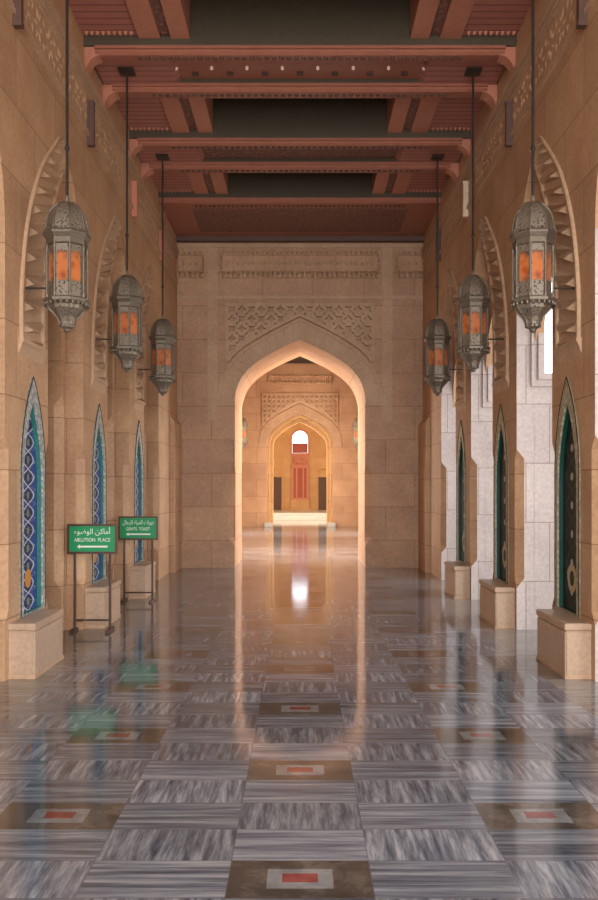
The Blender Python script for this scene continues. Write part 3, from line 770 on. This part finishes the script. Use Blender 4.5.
def make_lantern(s, loc, label, group, tie=True):
    t = thing('hanging_lantern', label, 'lantern', loc, group)      # origin: lowest tip
    R8 = PI/8; K = 0.88
    w = MB(); w.lathe([(0.0135, 1.16), (0.0135, 3.55)], 10); w.lathe([(0.018, 1.60), (0.024, 1.62), (0.018, 1.64)], 10); w.build('rod', M['bronze_dark'], t)
    w = MB(); w.box(-0.09, 0.09, -0.09, 0.09, 3.545, 3.575); w.build('canopy', M['bronze_dark'], t)
    w = MB(); prof = [(0.205*math.cos(a*PI/16)**0.8 if a < 8 else 0.02, 0.86+0.28*math.sin(a*PI/16)) for a in range(0, 9)] + [(0.02, 1.20)]
    w.lathe(prof, 8, rot=R8); d = w.build('dome', M['pierced'], t)
    w = MB()
    for i in range(8):
        a = 2*PI*i/8+R8; w.tube([((r+0.004)*math.cos(a), (r+0.004)*math.sin(a), z) for r, z in prof[:-1]], 0.010, 6)
    w.build('dome_rib', M['bronze'], d)
    w = MB(); w.lathe([(0.17, 0.74), (0.205, 0.755), (0.205, 0.80), (0.215, 0.81), (0.235, 0.835), (0.235, 0.855), (0.21, 0.87), (0.20, 0.875)], 8, rot=R8)
    for i in range(32):
        a = 2*PI*i/32; w.lathe([(0.004, -0.014), (0.014, 0), (0.004, 0.014)], 6, (0.222*math.cos(a), 0.222*math.sin(a), 0.872))
    w.build('collar', M['bronze'], t)
    for i in range(8):
        a0 = 2*PI*i/8+R8
        w = MB(); c, sn = math.cos(a0), math.sin(a0)
        w.lathe([(0.014, 0.29), (0.018, 0.32), (0.011, 0.35), (0.011, 0.70), (0.018, 0.73), (0.014, 0.755)], 8, (0.196*c, 0.196*sn, 0)); w.build('post', M['bronze'], t)
    Rm = 0.176*math.cos(PI/8)
    for i in range(8):
        a = 2*PI*i/8; c, sn = math.cos(a), math.sin(a); h = 0.064
        f = lambda u, z, o: ((Rm+o)*c-u*sn, (Rm+o)*sn+u*c, z)
        def slab(u0, u1, z0, z1, o0, o1): 
            v = [f(u, z, o) for z in (z0, z1) for o in (o0, o1) for u in (u0, u1)]
            w.add(v, [(0, 2, 3, 1), (4, 5, 7, 6), (0, 1, 5, 4), (2, 6, 7, 3), (0, 4, 6, 2), (1, 3, 7, 5)])
        w = MB(); slab(-h, h, 0.43, 0.685, -0.006, 0.0); w.build('glass_pane', M['amber'], t)
        w = MB(); slab(-h, h, 0.29, 0.43, -0.006, 0.006); slab(-h, h, 0.685, 0.76, -0.006, 0.006)
        slab(-h, -h+0.012, 0.43, 0.685, -0.006, 0.008); slab(h-0.012, h, 0.43, 0.685, -0.006, 0.008)
        w.build('grille', M['pierced'], t)
    w = MB(); w.lathe([(0.17, 0.225), (0.215, 0.245), (0.23, 0.255), (0.232, 0.28), (0.20, 0.295), (0.17, 0.30)], 8, rot=R8)
    for i in range(24):
        a = 2*PI*i/24; w.lathe([(0.004, -0.016), (0.013, -0.008), (0.013, 0.014)], 6, (0.215*math.cos(a), 0.215*math.sin(a), 0.235))
    w.build('rim', M['bronze'], t)
    w = MB(); fp = [(0.185, 0.235), (0.175, 0.20), (0.135, 0.165), (0.095, 0.13), (0.075, 0.09), (0.07, 0.068), (0.082, 0.06), (0.078, 0.045), (0.05, 0.035)]
    w.lathe(fp, 8, rot=R8); fu = w.build('funnel', M['pierced'], t)
    w = MB()
    for i in range(8):
        a = 2*PI*i/8+R8; w.tube([((r+0.003)*math.cos(a), (r+0.003)*math.sin(a), z) for r, z in fp[:6]], 0.008, 6)
    w.build('funnel_rib', M['bronze'], fu)
    w = MB(); w.lathe([(0.05, 0.04), (0.034, 0.025), (0.03, 0.012), (0.036, 0.006), (0.015, 0.0)], 10); w.build('finial', M['bronze'], t)
    if tie:
        w = MB(); w.tube([(s*0.17, 0, 0.39), (s*0.373, -0.0, 0.39)], 0.009, 6); w.build('tie_rod', M['bronze_dark'], t)
    for ch in list(t.children):
        for o in [ch]+list(ch.children):
            if o.name.split('.')[0] in ('rod', 'canopy', 'tie_rod'): continue
            for v in o.data.vertices: v.co.x *= K; v.co.y *= K
    return t
for s, side in ((-1, 'left'), (1, 'right')):
    lp = None
    for k in (1, 2, 3):
        lb = 'octagonal bronze lantern with amber glass, %s on the %s side' % (order[k], side)
        loc = (s*2.05, (0, 7.48, 10.07, 12.68)[k], 2.955)
        if lp is None: lp = make_lantern(s, loc, lb, 'lanterns along the %s wall' % side)
        else: dup(lp, loc, lb)
    lf = make_lantern(s, (s*2.10, 31.0, 2.955), 'dark lantern half hidden by the %s jamb of the nearer arch' % side, 'lanterns in the room beyond the arch', tie=False)

# ------------------------------------------------------------------ signs
def text_mesh(name, body, size, parent, loc, width=None):
    cu = bpy.data.curves.new(name, 'FONT'); cu.body = body; cu.size = size; cu.align_x = 'CENTER'; cu.extrude = 0.001
    o = bpy.data.objects.new(name, cu); C.objects.link(o)
    bpy.context.view_layer.update(); dg = bpy.context.evaluated_depsgraph_get()
    me = bpy.data.meshes.new_from_object(o.evaluated_get(dg)); bpy.data.objects.remove(o)
    k = 1.0
    if width and len(me.vertices):
        xs = [v.co.x for v in me.vertices]; k = width/(max(xs)-min(xs)); mid = (max(xs)+min(xs))/2
        for v in me.vertices: v.co.x = (v.co.x-mid)*k
    me.materials.clear(); me.materials.append(M['white'])
    r = bpy.data.objects.new(name, me); C.objects.link(r); r.parent = parent; r.location = loc; r.rotation_euler = (PI/2, 0, 0)
    return r
AR1 = ''.join(reversed('\uFE83\uFEE3\uFE8E\uFEDB\uFEE6 \uFE8D\uFEDF\uFEEE\uFEBF\uFEEE\uFE80'))
AR2 = ''.join(reversed('\uFEA9\uFEED\uFEAD\uFE8D\uFE95 \uFE8D\uFEDF\uFEE4\uFEF4\uFE8E\uFEE9 \uFEDF\uFEE0\uFEAE\uFE9F\uFE8E\uFEDD'))
def sign(loc, label, ar, en, wa, we):
    t = thing('standing_sign', label, 'sign', loc, 'green direction signs')
    w = MB(); w.box(-0.255, 0.255, -0.012, 0.012, 0.875, 1.165); w.build('sign_board', M['green'], t)
    w = MB()
    for x0, x1, z0, z1 in ((-0.275, 0.275, 1.16, 1.185), (-0.275, 0.275, 0.855, 0.88), (-0.275, -0.252, 0.88, 1.16), (0.252, 0.275, 0.88, 1.16)): w.box(x0, x1, -0.02, 0.02, z0, z1)
    w.build('board_frame', M['steel'], t)
    for x in (-0.195, 0.195):
        w = MB(); w.lathe([(0.015, 0.03), (0.015, 0.86)], 10, (x, 0, 0)); p = w.build('pole', M['steel'], t)
        w = MB(); w.box(x-0.022, x+0.022, -0.16, 0.16, 0.0, 0.03); w.build('foot', M['steel'], p)
    w = MB(); w.tube([(-0.195, 0, 0.12), (0.195, 0, 0.12)], 0.011, 8); w.build('crossbar', M['steel'], t)
    text_mesh('arabic_lettering', ar, 0.082, t, (0, -0.0135, 1.075), wa)
    text_mesh('latin_lettering', en, 0.058, t, (0, -0.0135, 0.99), we)
    w = MB(); w.plate([(-0.17, 0.935), (-0.135, 0.958), (-0.135, 0.945), (0.17, 0.945), (0.17, 0.925), (-0.135, 0.925), (-0.135, 0.912)], [], -0.0145, -0.0118, lambda u, v, q: (u, q, v)); w.build('arrow', M['white'], t)
    return t
sign((-2.30, 9.42, 0), 'green ABLUTION PLACE sign on two thin poles, the nearer of two', AR1, 'ABLUTION  PLACE', 0.40, 0.40)
sign((-2.255, 11.86, 0), 'green GENTS TOILET sign on two thin poles, the farther of two', AR2, 'GENTS  TOILET', 0.43, 0.33)
